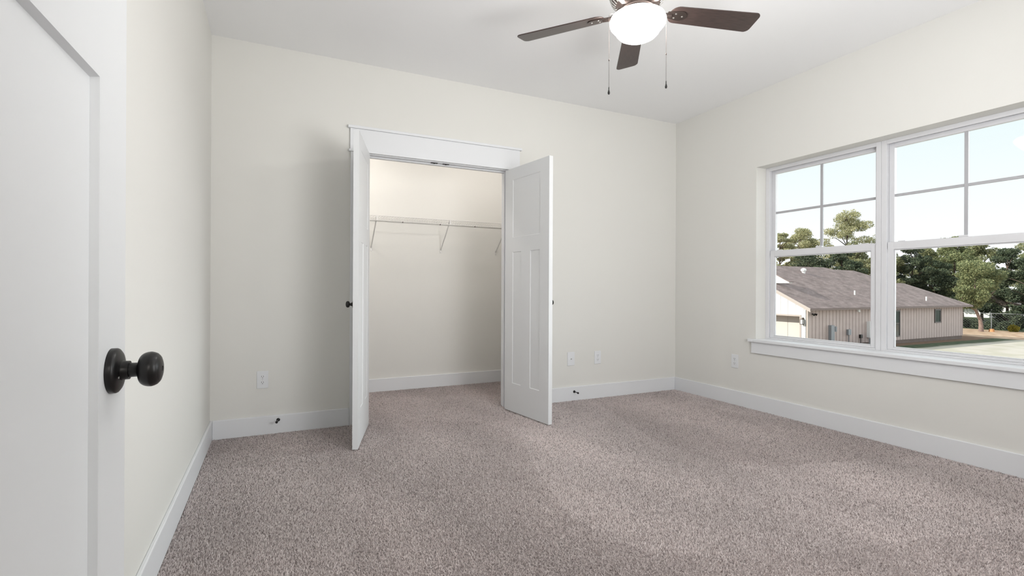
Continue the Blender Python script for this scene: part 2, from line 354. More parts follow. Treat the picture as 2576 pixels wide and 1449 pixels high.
# closet leaves
rects = [(.115, .495, 1.475, 1.962), (.115, .238, .250, 1.354), (.366, .493, .250, 1.354)]
def closet_leaf(name, hinge, ang, flip, label):
    e_ = empty(name, (hinge[0], hinge[1], 0), ang); struct(e_, label, 'door')
    build_leaf('door_leaf', leaf_mesh(.610, .012, 2.060, .035, .115, rects, .0035, .005), e_)
    if flip: knob(e_, .610-.062, .035, .940, 1, .82); hinges(e_, (.25, 1.03, 1.83), v=.041)
    else: knob(e_, .610-.062, 0, .940, -1, .82); hinges(e_, (.25, 1.03, 1.83))
    return e_
# left leaf: direction (-.272,-.962); its room face is on the left
closet_leaf('door_2', (.620, 3.901), math.atan2(-.962, -.272), False, 'white left closet door leaf swung open into the room, seen nearly edge on')
closet_leaf('door_3', (1.794, 3.898), math.atan2(-.989, .146), True, 'white right closet door leaf swung open, its panelled inner face visible')

# ------------------------------------------------------------------ window_1
w1 = empty('window_1', (XR, (WY0+WY1)/2, WZ0)); struct(w1, 'white vinyl double window with two single hung units looking on a neighbouring house', 'window')
def wb(name, x0, x1, y0, y1, z0, z1, m=mVINYL, bev=.0015, parent=w1):
    L = w1.location
    return box(x0-L.x, x1-L.x, y0-L.y, y1-L.y, z0-L.z, z1-L.z).build(name, m, parent, bevel=bev)
SZ = .617                                                      # stool top
wb('stool', XR-.038, XR+.165, WY0+.0005, WY1-.0005, WZ0, SZ, mTRIM, .004)
L = w1.location
wb('stool_nose', XR-.038, XR-.0003, WY0-.055, WY0, WZ0, SZ, mTRIM, .004); wb('stool_nose', XR-.038, XR-.0003, WY1, WY1+.057, WZ0, SZ, mTRIM, .004)
wb('apron', XR-.018, XR-.0003, WY0-.03, WY1+.032, .495, WZ0, mTRIM, .002)
FXA = XR+.120
seam = (WY0+WY1)/2
def ring(name, x0, x1, y0, y1, z0, z1, wy, wz0, wz1, parent=w1, m=mVINYL):
    mb = MB(); ox, oy, oz = L
    for (a0, a1, b0, b1) in ((y0, y0+wy, z0, z1), (y1-wy, y1, z0, z1), (y0+wy, y1-wy, z0, z0+wz0), (y0+wy, y1-wy, z1-wz1, z1)):
        mb.box(x0-ox, x1-ox, a0-oy, a1-oy, b0-oz, b1-oz)
    return mb.build(name, m, parent, bevel=.002)
for (y0, y1) in ((WY0, seam), (seam, WY1)):
    y0 += .0006; y1 -= .0006
    ring('frame', FXA, FXA+.012, y0, y1, SZ, WZ1, .034, .012, .030)
    ring('frame', FXA+.0121, FXA+.085, y0, y1, SZ, WZ1, .026, .010, .0215)
    us = ring('upper_sash', FXA+.045, FXA+.072, y0+.0265, y1-.0265, 1.340, WZ1-.022, .034, .045, .031)
    gx = FXA+.058
    wb('glass', gx-.002, gx+.002, y0+.060, y1-.060, 1.384, WZ1-.052, mGLASS, 0, us)
    cy = (y0+y1)/2; zc = (1.389+2.045)/2
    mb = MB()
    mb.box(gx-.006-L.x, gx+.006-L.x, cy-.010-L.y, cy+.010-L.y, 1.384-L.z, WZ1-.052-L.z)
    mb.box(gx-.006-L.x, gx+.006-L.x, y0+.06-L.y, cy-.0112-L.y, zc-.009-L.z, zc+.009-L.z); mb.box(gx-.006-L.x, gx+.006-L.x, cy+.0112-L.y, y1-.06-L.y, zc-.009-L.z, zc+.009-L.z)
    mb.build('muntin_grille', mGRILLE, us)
    ls = ring('lower_sash', FXA+.0125, FXA+.040, y0+.0345, y1-.0345, SZ+.0125, 1.386, .038, .017, .052)
    ring('glazing_bead', FXA+.020, FXA+.036, y0+.0728, y1-.0728, SZ+.0297, 1.3337, .006, .006, .006, ls)
    wb('glass', FXA+.027, FXA+.031, y0+.0726, y1-.0726, SZ+.0296, 1.3338, mGLASS, 0, ls)
    for ly in (y0+.12, y1-.12):
        wb('tilt_latch', FXA+.0165, FXA+.034, ly-.022, ly+.022, 1.3862, 1.392, mVINYL, .002, ls)
    wb('sash_lock', FXA+.016, FXA+.040, cy-.025, cy+.025, 1.3862, 1.398, mVINYL, .003, ls)
# unseen window added behind the camera to frame the fill lights
w2 = empty('fill_window', ((FX0+FX1)/2, YF, FZ0)); struct(w2, 'white window added unseen in the front wall for fill light', 'window')
mb = MB(); hx = (FX1-FX0)/2
mb.box(-hx, hx, -.09, -.05, 0, .05).box(-hx, hx, -.09, -.05, FZ1-FZ0-.05, FZ1-FZ0).box(-hx, -hx+.05, -.09, -.05, .05, FZ1-FZ0-.05).box(hx-.05, hx, -.09, -.05, .05, FZ1-FZ0-.05).box(-.04, .04, -.09, -.05, .05, FZ1-FZ0-.05)
mb.build('frame', mVINYL, w2); box(-hx+.05, hx-.05, -.072, -.068, .05, FZ1-FZ0-.05).build('glass', mGLASS, w2)
box(-hx-.05, hx+.05, -.03, .035, -.001, .02).build('stool', mTRIM, w2)

# ------------------------------------------------------------------ outlets, cable plate, door stops
def outlet(loc, rz, label):
    e_ = empty('power_outlet', loc, rz); tag(e_, label, 'outlet', 'white power outlets on the walls')
    box(-.037, .037, -.0055, 0, -.061, .061).build('cover_plate', mPLATE, e_, bevel=.0025)
    for s in (-.0205, .0205):
        pts = []
        for k in range(24):
            t_ = 2*math.pi*k/24; pts.append((max(-.0145, min(.0145, .0175*math.cos(t_))), -.0055, s+.0150*math.sin(t_)))
        f = MB().prism(pts, (0, -.0022, 0)).build('socket_face', mPLATE, e_, bevel=.0006)
        for sx_ in (-.0062, .0062): box(sx_-.0012, sx_+.0012, -.0082, -.0076, s-.001, s+.0075).build('slot', mDARK, f)
        MB().lathe([(.0025, -.0082), (.0025, -.0076)], 'Y', 12, (0, 0, s-.0075)).build('ground_hole', mDARK, f)
    MB().lathe([(.0028, -.0066), (.0028, -.0054)], 'Y', 12).build('screw', mSTEEL, e_)
outlet((-.072, YB, .392), 0, 'white duplex outlet on back wall left of the closet')
outlet((2.801, YB, .390), 0, 'white duplex outlet on back wall, right of the blank cable plate')
outlet((XR, 3.210, .397), -math.pi/2, 'white duplex outlet on the window wall beside the apron')
e_ = empty('cable_wall_plate', (2.501, YB, .393)); tag(e_, 'white wall plate with one small cable jack beside right closet door', 'wall plate')
box(-.039, .039, -.0055, 0, -.063, .063).build('cover_plate', mPLATE, e_, bevel=.0025)
MB().lathe([(.0055, -.0055), (.0055, -.010), (.0045, -.0102), (.0045, -.015), (.001, -.015)], 'Y', 14).build('coax_jack', mSTEEL, e_, smooth=True)
for z in (-.042, .042): MB().lathe([(.0025, -.0066), (.0025, -.0054)], 'Y', 10, (0, 0, z)).build('screw', mPLATE, e_)

def door_stop(loc, rz, tilt, label):
    e_ = empty('door_stop', loc, rz); tag(e_, label, 'door stop', 'spring door stops on the baseboards')
    MB().lathe([(.012, 0), (.012, -.003), (.007, -.006)], 'Y', 20).build('base', mBLACK, e_, smooth=True)
    end = Vector((tilt, -.066, 0)); MB().tube([(0, -.004, 0), end], .0042, 10).build('rod', mBLACK, e_, smooth=True)
    MB().tube([end, end*1.09, end*1.18], [.0085, .0092, .0075], 14).build('rubber_tip', mRUB, e_, smooth=True)
door_stop((.030, YB-.015, .100), 0, -.010, 'black door stop on the baseboard left of the closet')
door_stop((2.530, YB-.015, .088), 0, -.004, 'black door stop on the baseboard right of the closet')

# ------------------------------------------------------------------ closet shelf
sh = empty('wire_closet_shelf', (1.5, CY1, 1.72)); tag(sh, 'white ventilated wire shelf held by diagonal struts on closet back wall', 'shelf')
FY = -.315; x0, x1 = CX0-1.5+.004, CX1-1.5-.004
mb = MB(); x = x0+.01; k_ = 0
while x < x1:
    mb.tube([(x, -.004, .006), (x, FY, .006)] + ([(x, FY-.002, -.034)] if k_ % 12 == 0 else []), .0013, 5); x += .0254; k_ += 1
mb.build('wire_deck', mWIRE, sh)
mb = MB()
for (y, z, r) in ((FY-.003, .0095, .0032), (FY-.003, -.035, .0034), (-.006, .002, .003), (-.11, .002, .0026), (-.21, .002, .0026)): mb.tube([(x0, y, z), (x1, y, z)], r, 8)
mb.build('rails', mWIRE, sh, smooth=True)
for bx in (.872, 1.594, 2.232):
    q = bx-1.5
    s_ = MB().tube([(q, FY+.004, .006), (q, FY*.5, -.134), (q, -.006, -.268)], .0062, 8).build('support_strut', mWIRE, sh, smooth=True)
    MB().box(q-.009, q+.009, -.004, 0, -.305, -.255).build('strut_foot', mWIRE, s_, bevel=.001)
    MB().lathe([(.0035, -.0065), (.0035, -.004)], 'Y', 10, (q, 0, -.293)).build('screw', mSTEEL, s_)
    MB().box(q-.008, q+.008, FY-.009, FY-.0065, -.037, .013).build('strut_hook', mWIRE, s_)
for bx in (1.115, 1.49, 1.86, 2.3):
    q = bx-1.5; MB().box(q-.004, q+.004, FY-.009, FY+.006, -.044, -.036).build('rod_clip', mMETAL, sh)
for n_, (lx, ly) in enumerate(((2.05, 4.30), (.45, 4.32))):
    cl = empty('closet_ceiling_light', (lx, ly, CH)); tag(cl, 'round flush light on closet ceiling, the %s one' % ('right', 'left')[n_], 'ceiling light', 'flush lights on the closet ceiling')
    MB().lathe([(.075, 0), (.075, -.012), (.068, -.018)], n=32).build('trim_ring', mTRIM, cl, smooth=True); MB().lathe([(.066, -.0182), (.0, -.022)], n=32).build('diffuser', mLED, cl)
hl = empty('hall_fill_pendant', (.2, -.9, H)); tag(hl, 'white pendant added unseen in the hall to hold a fill light', 'ceiling light')  # pendant added out of view as a body for the hall fill
MB().lathe([(.03, -.82), (.10, -.90), (.17, -.99)], n=32).build('shade', mPLATE, hl, smooth=True); MB().tube([(0, 0, -.83), (0, 0, 0)], .004, 8).build('cord', mPLATE, hl)

# ------------------------------------------------------------------ ceiling fan
FX, FYc, ZB = 1.683, 2.038, 2.478
fan = empty('ceiling_fan', (FX, FYc, H)); tag(fan, 'five blade ceiling fan with dark blades and lit white glass bowl', 'ceiling fan')
dz = -H
MB().lathe([(.078, 0), (.078, -.012), (.066, -.035), (.045, -.06), (.02, -.07)], n=40).build('canopy', mMETAL, fan, smooth=True)
MB().tube([(0, 0, -.06), (0, 0, 2.66+dz)], .0125, 16).build('downrod', mMETAL, fan, smooth=True)
mo = MB().lathe([(.03, 2.67+dz), (.06, 2.665+dz), (.105, 2.645+dz), (.138, 2.615+dz), (.146, 2.585+dz), (.142, 2.560+dz), (.128, 2.532+dz), (.108, 2.512+dz), (.088, 2.500+dz), (.085, 2.495+dz)], n=60).build('motor_housing', mMETAL, fan, smooth=True)
mb = MB()
for k in range(36):                                            # ribbed vents round the lower bowl
    t_ = 2*math.pi*k/36; c_, s_ = math.cos(t_), math.sin(t_)
    mb.tube([(c_*.1435, s_*.1435, 2.562+dz), (c_*.131, s_*.131, 2.531+dz), (c_*.111, s_*.111, 2.511+dz)], .0035, 6)
mb.build('vent_ribs', mSTEEL, mo)
MB().lathe([(.085, 2.496+dz), (.085, 2.484+dz), (.072, 2.474+dz), (.072, 2.466+dz), (.094, 2.463+dz), (.097, 2.456+dz), (.090, 2.454+dz)], n=48).build('switch_housing', mMETAL, fan, smooth=True)
bowl = MB().lathe([(.088, 2.4580+dz), (.118, 2.4540+dz), (.136, 2.4420+dz), (.1425, 2.4250+dz), (.139, 2.4080+dz), (.126, 2.3920+dz), (.116, 2.3840+dz), (.1145, 2.3800+dz), (.109, 2.3680+dz), (.094, 2.3520+dz), (.072, 2.3400+dz), (.045, 2.3330+dz), (.018, 2.3305+dz), (0, 2.3300+dz)], n=56).build('light_bowl', mGLOBE, fan, smooth=True)
bowl['label'] = 'lit white glass bowl'
def blade_mesh():
    pts = []; r0, r1 = .175, .665; w0, w1 = .056, .068
    def arc(cx, cy, r, a0, a1, n=6):
        for i in range(n+1):
            t_ = math.radians(a0+(a1-a0)*i/n); pts.append((cx+r*math.cos(t_), cy+r*math.sin(t_)))
    arc(r1-.028, w1-.028, .028, 90, 0); arc(r1-.028, -w1+.028, .028, 0, -90)
    arc(r0+.045, -w0+.045, .045, -90, -180); arc(r0+.045, w0-.045, .045, 180, 90)
    return MB().prism([(x, y, 0) for x, y in pts][::-1], (0, 0, .006))
PH = -.1434
for k in range(5):
    an = PH + k*2*math.pi/5 + math.pi/2 - yaw
    bl = blade_mesh().build('blade', mBLADE, fan, bevel=.0015)
    bl.location = (0, 0, ZB+dz); bl.rotation_euler = Matrix.Rotation(an, 3, 'Z').to_4x4().to_euler()
    bl.matrix_basis = Matrix.Translation((0, 0, ZB+dz)) @ Matrix.Rotation(an, 4, 'Z') @ Matrix.Rotation(math.radians(-12), 4, 'X')
    mb = MB(); pl = [(.235+.032*math.cos(math.radians(t_)), .032*math.sin(math.radians(t_)), -.0045) for t_ in range(-90, 91, 15)] + [(.16, .022, -.0045), (.16, -.022, -.0045)]
    mb.prism(pl, (0, 0, .0043))
    mb.tube([(.085, 0, .026), (.11, 0, .008), (.14, 0, -.006), (.185, 0, -.004)], [.014, .013, .012, .010], 10)
    arm = mb.build('blade_arm', mMETAL, bl, bevel=.001)
    for sx_, sy_ in ((.205, .014), (.205, -.014), (.245, 0)): MB().lathe([(.0045, -.0062), (.0045, -.0044)], 'Z', 10, (sx_, sy_, 0)).build('screw', mSTEEL, arm)
lat = Vector((.9025, -.4307, 0))
for off, zt, zb in ((-.1470, 2.425, 2.086), (.1475, 2.425, 2.119)):
    p = lat*off; q = lat*(off*.45)
    ch = MB().tube([(q.x, q.y, 2.470+dz), (p.x*.96, p.y*.96, 2.464+dz), (p.x, p.y, 2.455+dz), (p.x, p.y, zb+dz)], .0009, 6).build('pull_chain', mMETAL, fan)
    MB().lathe([(.002, zb+.145+dz), (.0028, zb+.14+dz), (.002, zb+.135+dz)], n=8, o=(p.x, p.y, 0)).build('chain_link', mMETAL, ch)
    MB().lathe([(.0012, zb+dz+.003), (.0025, zb-.004+dz), (.0022, zb-.012+dz), (.0052, zb-.024+dz), (.006, zb-.030+dz), (.0042, zb-.036+dz), (0, zb-.038+dz)], n=14, o=(p.x, p.y, 0)).build('pull_fob', mBLACK, ch, smooth=True)

# ------------------------------------------------------------------ outdoors
GZ = -3.4
def ground_mat():
    m = bpy.data.materials.new('yard_ground'); m.use_nodes = True; t = m.node_tree; b = t.nodes['Principled BSDF']; b.inputs['Roughness'].default_value = .95; b.inputs['Specular IOR Level'].default_value = .1
    g = t.nodes.new('ShaderNodeNewGeometry'); s = t.nodes.new('ShaderNodeSeparateXYZ'); t.links.new(g.outputs['Position'], s.inputs[0])
    def noise(sc): 
        n = t.nodes.new('ShaderNodeTexNoise'); n.inputs['Scale'].default_value = sc; n.inputs['Detail'].default_value = 6; t.links.new(g.outputs['Position'], n.inputs['Vector']); return n
    def ramp(src, p0, p1, c0, c1):
        r = t.nodes.new('ShaderNodeValToRGB'); e = r.color_ramp.elements; e[0].position = p0; e[1].position = p1; e[0].color = (*c0, 1); e[1].color = (*c1, 1); t.links.new(src, r.inputs[0]); return r
    base = ramp(noise(.7).outputs['Fac'], .42, .62, (.43, .405, .335), (.50, .465, .415))
    grass = ramp(noise(3).outputs['Fac'], .4, .6, (.035, .06, .03), (.085, .10, .055))
    dirt = ramp(noise(1.5).outputs['Fac'], .35, .65, (.36, .24, .16), (.55, .42, .31))
    brown = ramp(noise(4).outputs['Fac'], .35, .65, (.14, .09, .06), (.20, .13, .09))
    def band(sock, a0, a1, wob=1.2):
        n = noise(.25); ad = t.nodes.new('ShaderNodeMath'); ad.operation = 'MULTIPLY_ADD'; ad.inputs[1].default_value = wob; t.links.new(n.outputs['Fac'], ad.inputs[0]); t.links.new(sock, ad.inputs[2])
        r = t.nodes.new('ShaderNodeMapRange'); r.interpolation_type = 'SMOOTHSTEP'; r.inputs[1].default_value = a0+wob/2; r.inputs[2].default_value = a1+wob/2; t.links.new(ad.outputs[0], r.inputs[0]); return r.outputs[0]
    def mix(f, a, c):
        x = t.nodes.new('ShaderNodeMix'); x.data_type = 'RGBA'; t.links.new(f, x.inputs[0]); t.links.new(a, x.inputs[6]); t.links.new(c, x.inputs[7]); return x.outputs[2]
    c = mix(band(s.outputs['Y'], 20.6, 21.3), base.outputs[0], grass.outputs[0])
    c = mix(band(s.outputs['Y'], 22.3, 22.6, .4), c, brown.outputs[0])
    c = mix(band(s.outputs['X'], 60.0, 61.5), c, dirt.outputs[0])
    c = mix(band(s.outputs['X'], 72, 73), c, grass.outputs[0])
    t.links.new(c, b.inputs['Base Color']); return m
gm = MB(); N = 40
gm.box(-60, 400, -150, 250, GZ-.3, GZ)
struct(gm.build('ground', ground_mat()), 'pale sandy yard with thin grass outside the window', 'ground')

mSIDE = mat('taupe_siding', lin((192, 175, 170)), .8, noise=(2, .05)); mSIDE2 = mat('tan_trim_paint', lin((180, 170, 164)), .7); mCREAM = mat('cream_panel', lin((205, 200, 194)), .7)
mWSIDE = mat('white_siding', (.80, .80, .78), .8)
mFOUND = mat('foundation_block', lin((112, 98, 92)), .9, noise=(3, .15))
mWIN = mat('dark_window_frame', lin((62, 50, 44)), .5); mPANE = mat('dark_pane', (.05, .06, .06), .1, spec=.8)
mGREY = mat('grey_utility_metal', lin((140, 143, 148)), .5)
mWHITE = mat('white_paint', (.85, .85, .85), .5)
def roof_mat():
    m = bpy.data.materials.new('asphalt_shingle'); m.use_nodes = True; t = m.node_tree; b = t.nodes['Principled BSDF']; b.inputs['Roughness'].default_value = .95; b.inputs['Specular IOR Level'].default_value = .1
    g = t.nodes.new('ShaderNodeNewGeometry'); mp = t.nodes.new('ShaderNodeMapping'); mp.inputs['Scale'].default_value = (1, 1, 1); t.links.new(g.outputs['Position'], mp.inputs[0])
    s = t.nodes.new('ShaderNodeSeparateXYZ'); t.links.new(mp.outputs[0], s.inputs[0]); cb = t.nodes.new('ShaderNodeCombineXYZ'); t.links.new(s.outputs['X'], cb.inputs[0]); t.links.new(s.outputs['Z'], cb.inputs[1])
    br = t.nodes.new('ShaderNodeTexBrick'); br.inputs['Scale'].default_value = 1; br.inputs['Brick Width'].default_value = .32; br.inputs['Row Height'].default_value = .063; br.inputs['Mortar Size'].default_value = .006
    br.inputs['Color1'].default_value = (.285, .235, .225, 1); br.inputs['Color2'].default_value = (.225, .18, .172, 1); br.inputs['Mortar'].default_value = (.17, .135, .13, 1); t.links.new(cb.outputs[0], br.inputs['Vector'])
    n = t.nodes.new('ShaderNodeTexNoise'); n.inputs['Scale'].default_value = 1.3; n.inputs['Detail'].default_value = 8; t.links.new(g.outputs['Position'], n.inputs['Vector'])
    r = t.nodes.new('ShaderNodeMapRange'); r.inputs[1].default_value = .3; r.inputs[2].default_value = .7; r.inputs[3].default_value = .8; r.inputs[4].default_value = 1.2; t.links.new(n.outputs['Fac'], r.inputs[0])
    v = t.nodes.new('ShaderNodeVectorMath'); v.operation = 'SCALE'; t.links.new(br.outputs['Color'], v.inputs[0]); t.links.new(r.outputs[0], v.inputs['Scale']); t.links.new(v.outputs[0], b.inputs['Base Color']); return m
mROOF = roof_mat()

HX0, HX1, HYF, HYB = 35.05, 57.0, 23.44, 36.4
house = empty('house', (HX0, HYF, GZ)); tag(house, 'single storey taupe house with brown shingle roof outside the window', 'house')
def hb(name, mb, m, parent=house, bev=0):
    o = Vector((HX0, HYF, GZ)); mb.v = [tuple(Vector(v)-o) for v in mb.v]; return mb.build(name, m, parent, bevel=bev)
SB = -3.10                                                     # bottom of the siding
hb('foundation', box(HX0+.02, HX1-.02, HYF+.03, HYB, GZ-.1, SB), mFOUND)
# front wall: grooved boards standing on a backing wall
WINS = [(45.7, 46.9, -2.82, -.62), (52.25, 53.25, -1.83, -.62)]
mb = MB()
mb.box(HX0, HX1, HYF+.12, HYF+.16, SB, -.36)
x = HX0+.09
while x < HX1-.05:
    xa, xb = x+.024, min(x+.406-.024, HX1)
    segs = [(SB, -.36)]
    for (a0, a1, c0, c1) in WINS:
        if xb > a0 and xa < a1: segs = [(SB, c0), (c1, -.36)]
    for s0, s1 in segs: mb.box(xa, xb, HYF, HYF+.12, s0, s1)
    x += .406
hb('siding_wall', mb, mSIDE)
hb('corner_board', box(HX0-.02, HX0+.10, HYF-.02, HYF+.10, SB, -.36), mSIDE2); hb('corner_board', box(HX1-.06, HX1+.03, HYF-.02, HYF+.10, SB, -.36), mSIDE)
hb('end_wall', box(HX1-.1, HX1, HYF+.1, HYB, SB, -.36), mSIDE); hb('rear_wall', box(HX0, HX1, HYB-.1, HYB, SB, -.36), mSIDE)
for (a0, a1, c0, c1) in WINS:
    m4 = MB().box(a0, a1, HYF-.03, HYF+.02, c0, c0+.09).box(a0, a1, HYF-.03, HYF+.02, c1-.11, c1).box(a0, a0+.1, HYF-.03, HYF+.02, c0+.09, c1-.11).box(a1-.1, a1, HYF-.03, HYF+.02, c0+.09, c1-.11)
    if c0 < -2: m4.box(a0+.1, a1-.1, HYF-.01, HYF+.02, (c0+c1)/2-.04, (c0+c1)/2+.04)
    f_ = hb('window', m4, mWIN); hb('pane', box(a0+.1, a1-.1, HYF, HYF+.02, c0+.09, c1-.11), mPANE, f_)
# sunlit gable wall with the garage opening (faces -X)
gy0, gy1, gz1 = 24.05, 29.0, -.95
slope = .5; EY, EZr, RX0 = 23.0, -.324, 34.65
def rz(y): return EZr + (y-EY)*slope
YR = 29.95; YBK = 2*YR-EY
mb = MB(); X0 = HX0
mb.prism([(X0, HYF, SB), (X0, gy0, SB), (X0, gy0, rz(gy0)-.12), (X0, HYF, rz(HYF)-.12)], (.12, 0, 0))
mb.prism([(X0, gy0, gz1), (X0, gy1, gz1), (X0, gy1, rz(gy1)-.12), (X0, gy0, rz(gy0)-.12)], (.12, 0, 0))
mb.prism([(X0, gy1, SB), (X0, HYB, SB), (X0, HYB, rz(YR)-(HYB-YR)*slope-.12), (X0, YR, rz(YR)-.12), (X0, gy1, rz(gy1)-.12)], (.12, 0, 0))
gw = hb('gable_wall', mb, mWSIDE)
mb = MB(); y = HYF+.3
while y < HYB-.2:
    top = rz(y) if y < YR else rz(2*YR-y)
    mb.box(X0-.018, X0, y, y+.05, (gz1+.12 if gy0-.1 < y < gy1+.1 else SB), top-.2); y += .62
hb('batten', mb, mWSIDE, gw)
g_ = hb('garage_opening_trim', MB().box(X0-.03, X0+.14, gy0-.12, gy0, SB, gz1+.12).box(X0-.03, X0+.14, gy0, gy1, gz1, gz1+.12), mSIDE2)
mb = MB().box(X0+.9, X0+.95, gy0-.1, gy1+.2, SB, gz1+.1)
for k in range(3): mb.box(X0+.88, X0+.9, gy0-.05+k*1.65, gy0+1.5+k*1.65, SB+.1, gz1)
hb('garage_inner_wall', mb, mCREAM)
hb('garage_soffit', box(X0+.12, X0+.95, gy0-.1, gy1+.2, gz1+.1, gz1+.16), mWSIDE)
# roof: one front plane, hips stepping down to the right, mirrored behind
A = [(RX0, EY), (57.8, EY), (54.65, 27.05), (53.15, 27.05), (50.94, 29.47), (47.95, 29.55), (47.2, YR), (RX0, YR)]
P3 = [(x, y, rz(y)) for x, y in A]
mb = MB()
def slab(poly, m_=None): 
    nrm = (Vector(poly[1])-Vector(poly[0])).cross(Vector(poly[2])-Vector(poly[0])).normalized()
    if nrm.z > 0: nrm = -nrm
    mb.prism(poly, nrm*.12)
slab(P3)
B3 = [(x, 2*YR-y if y == EY else YR+(YR-y), z) for (x, y, z) in P3]
slab([(RX0, YR, rz(YR)), (47.2, YR, rz(YR)), (57.8, YBK, EZr), (RX0, YBK, EZr)])
slab([(57.8, EY, EZr), (57.8, YBK, EZr), (47.2, YR, rz(YR)), (47.95, 29.55, rz(29.55)), (50.94, 29.47, rz(29.47))][::1])
rf = hb('roof', mb, mROOF)
hb('eave_fascia', box(RX0, 57.8, EY-.02, EY+.03, EZr-.15, EZr-.02), mat('brown_fascia', lin((120, 104, 98)), .7), rf)
hb('soffit', box(RX0+.1, 57.8, EY+.03, HYF+.1, EZr-.06, EZr-.04), mSIDE, rf)
hb('rake_board', MB().prism([(RX0-.02, EY-.02, EZr-.26), (RX0-.02, EY-.02, EZr), (RX0-.02, YR, rz(YR)), (RX0-.02, YR, rz(YR)-.26)], (.05, 0, 0)), mSIDE2, rf)
hb('rake_board', MB().prism([(RX0-.02, YBK, EZr-.26), (RX0-.02, YBK, EZr), (RX0-.02, YR, rz(YR)), (RX0-.02, YR, rz(YR)-.26)], (.05, 0, 0)), mSIDE2, rf)
# small gable riding on the roof at its left end
dm = MB()
dm.prism([(35.95, 25.55, 1.54), (35.95, 27.3, 1.54), (35.95, 27.3, 2.50), (35.95, 25.55, 1.60)], (.35, 0, 0))
hb('roof_gable', dm, mWSIDE, rf); hb('gable_shingles', MB().prism([(35.90, 25.50, 1.60), (35.90, 27.35, 2.55), (35.90, 27.35, 2.61), (35.90, 25.50, 1.66)], (.55, 0, 0)), mROOF, rf)
for (x, y, h) in ((43.2, 24.9, .36), (51.8, 23.86, .36)):
    MBp = MB().tube([(x, y, rz(y)-.05), (x, y, rz(y)+h)], .05, 10); hb('vent_pipe', MBp, mWHITE, rf)
vx, vy = 42.3, 28.7
hb('turbine_vent', MB().lathe([(.13, rz(vy)-.12), (.14, rz(vy)+.10), (.20, rz(vy)+.14), (.22, rz(vy)+.24), (.19, rz(vy)+.34), (.10, rz(vy)+.40), (0, rz(vy)+.42)], n=20, o=(vx, vy, 0)), mWHITE, rf)
# fittings on the house
def fit(name, mb, m, label, cat):
    c = Vector((sum(v[0] for v in mb.v)/len(mb.v), sum(v[1] for v in mb.v)/len(mb.v), min(v[2] for v in mb.v)))
    mb.v = [tuple(Vector(v)-c) for v in mb.v]; o = mb.build(name, m, None, bevel=.005); o.location = c; tag(o, label, cat); return o
fit('electric_meter_box', MB().box(37.45, 37.85, HYF-.22, HYF-.001, -2.85, -1.62).tube([(38.02, HYF-.14, -2.1), (38.02, HYF-.14, -1.72)], .12, 12).box(37.85, 38.0, HYF-.12, HYF-.001, -2.6, -2.0), mGREY, 'tall grey electric meter box on the taupe house wall', 'meter box')
fit('disconnect_box', MB().box(39.65, 40.0, HYF-.16, HYF-.001, -2.42, -2.0).tube([(39.84, HYF-.06, -3.3), (39.84, HYF-.06, -2.4)], .03, 8), mGREY, 'small grey disconnect box with pipe on the taupe house wall', 'utility box')
fit('hose_box', MB().box(41.25, 41.5, HYF-.14, HYF-.001, -2.72, -2.45).tube([(41.37, HYF-.06, -3.3), (41.37, HYF-.06, -2.7)], .025, 8), mBLACK, 'black square utility box near the white panel on the house wall', 'utility box')
fit('white_panel_box', box(42.25, 42.98, HYF-.25, HYF-.001, -2.72, -1.45), mWHITE, 'white rectangular panel box on the taupe house wall', 'utility box')
ac = empty('air_conditioner', (41.9, 22.3, GZ)); tag(ac, 'grey outdoor air conditioner unit in front of the taupe house', 'air conditioner')
box(-.55, .55, -.5, .5, 0, .72).build('cabinet', mGREY, ac, bevel=.03); MB().lathe([(.42, .72), (.42, .76), (.36, .77), (0, .775)], n=24).build('fan_grille', mDARK, ac)
ln = empty('wall_lantern', (X0, 23.78, -1.35)); tag(ln, 'dark framed wall lantern on the white gable beside the garage opening', 'wall lamp')
MB().box(-.10, 0, -.04, .04, .22, .34).box(-.22, -.04, -.10, .10, .20, .24).box(-.24, -.22, -.10, -.08, -.14, .2).box(-.24, -.22, .08, .10, -.14, .2).box(-.06, -.04, -.10, -.08, -.14, .2).box(-.06, -.04, .08, .10, -.14, .2).box(-.24, -.04, -.10, .10, -.17, -.14).build('frame', mWIN, ln)
box(-.215, -.065, -.075, .075, -.13, .19).build('lantern_glass', mPLATE, ln)
sl = empty('security_light', (35.55, HYF, -.75)); tag(sl, 'dark twin head floodlight under the eave at the house corner', 'wall lamp')
MB().box(-.05, .05, -.05, 0, -.05, .05).build('base', mBLACK, sl)
for s_ in (-1, 1): MB().tube([(0, -.05, 0), (s_*.10, -.14, .0), (s_*.17, -.26, -.05)], [.02, .05, .085], 10).build('lamp_head', mBLACK, sl)
fit('soffit_vent', box(41.0, 41.22, HYF-.12, HYF-.001, -.68, -.50), mWHITE, 'small white fitting under the eave of the taupe house', 'vent')

# distant white building
wbld = empty('white_building', (104, 43, GZ)); tag(wbld, 'sunlit white building far behind the tree trunk', 'building')
box(0, 9, -7.5, 3, 0, 2.3).build('wall', mWSIDE, wbld); MB().prism([(-.4, -8, 2.1), (-.4, 3.5, 2.1), (-.4, -2.2, 4.2)], (10, 0, 0)).build('roof', mFOUND, wbld)

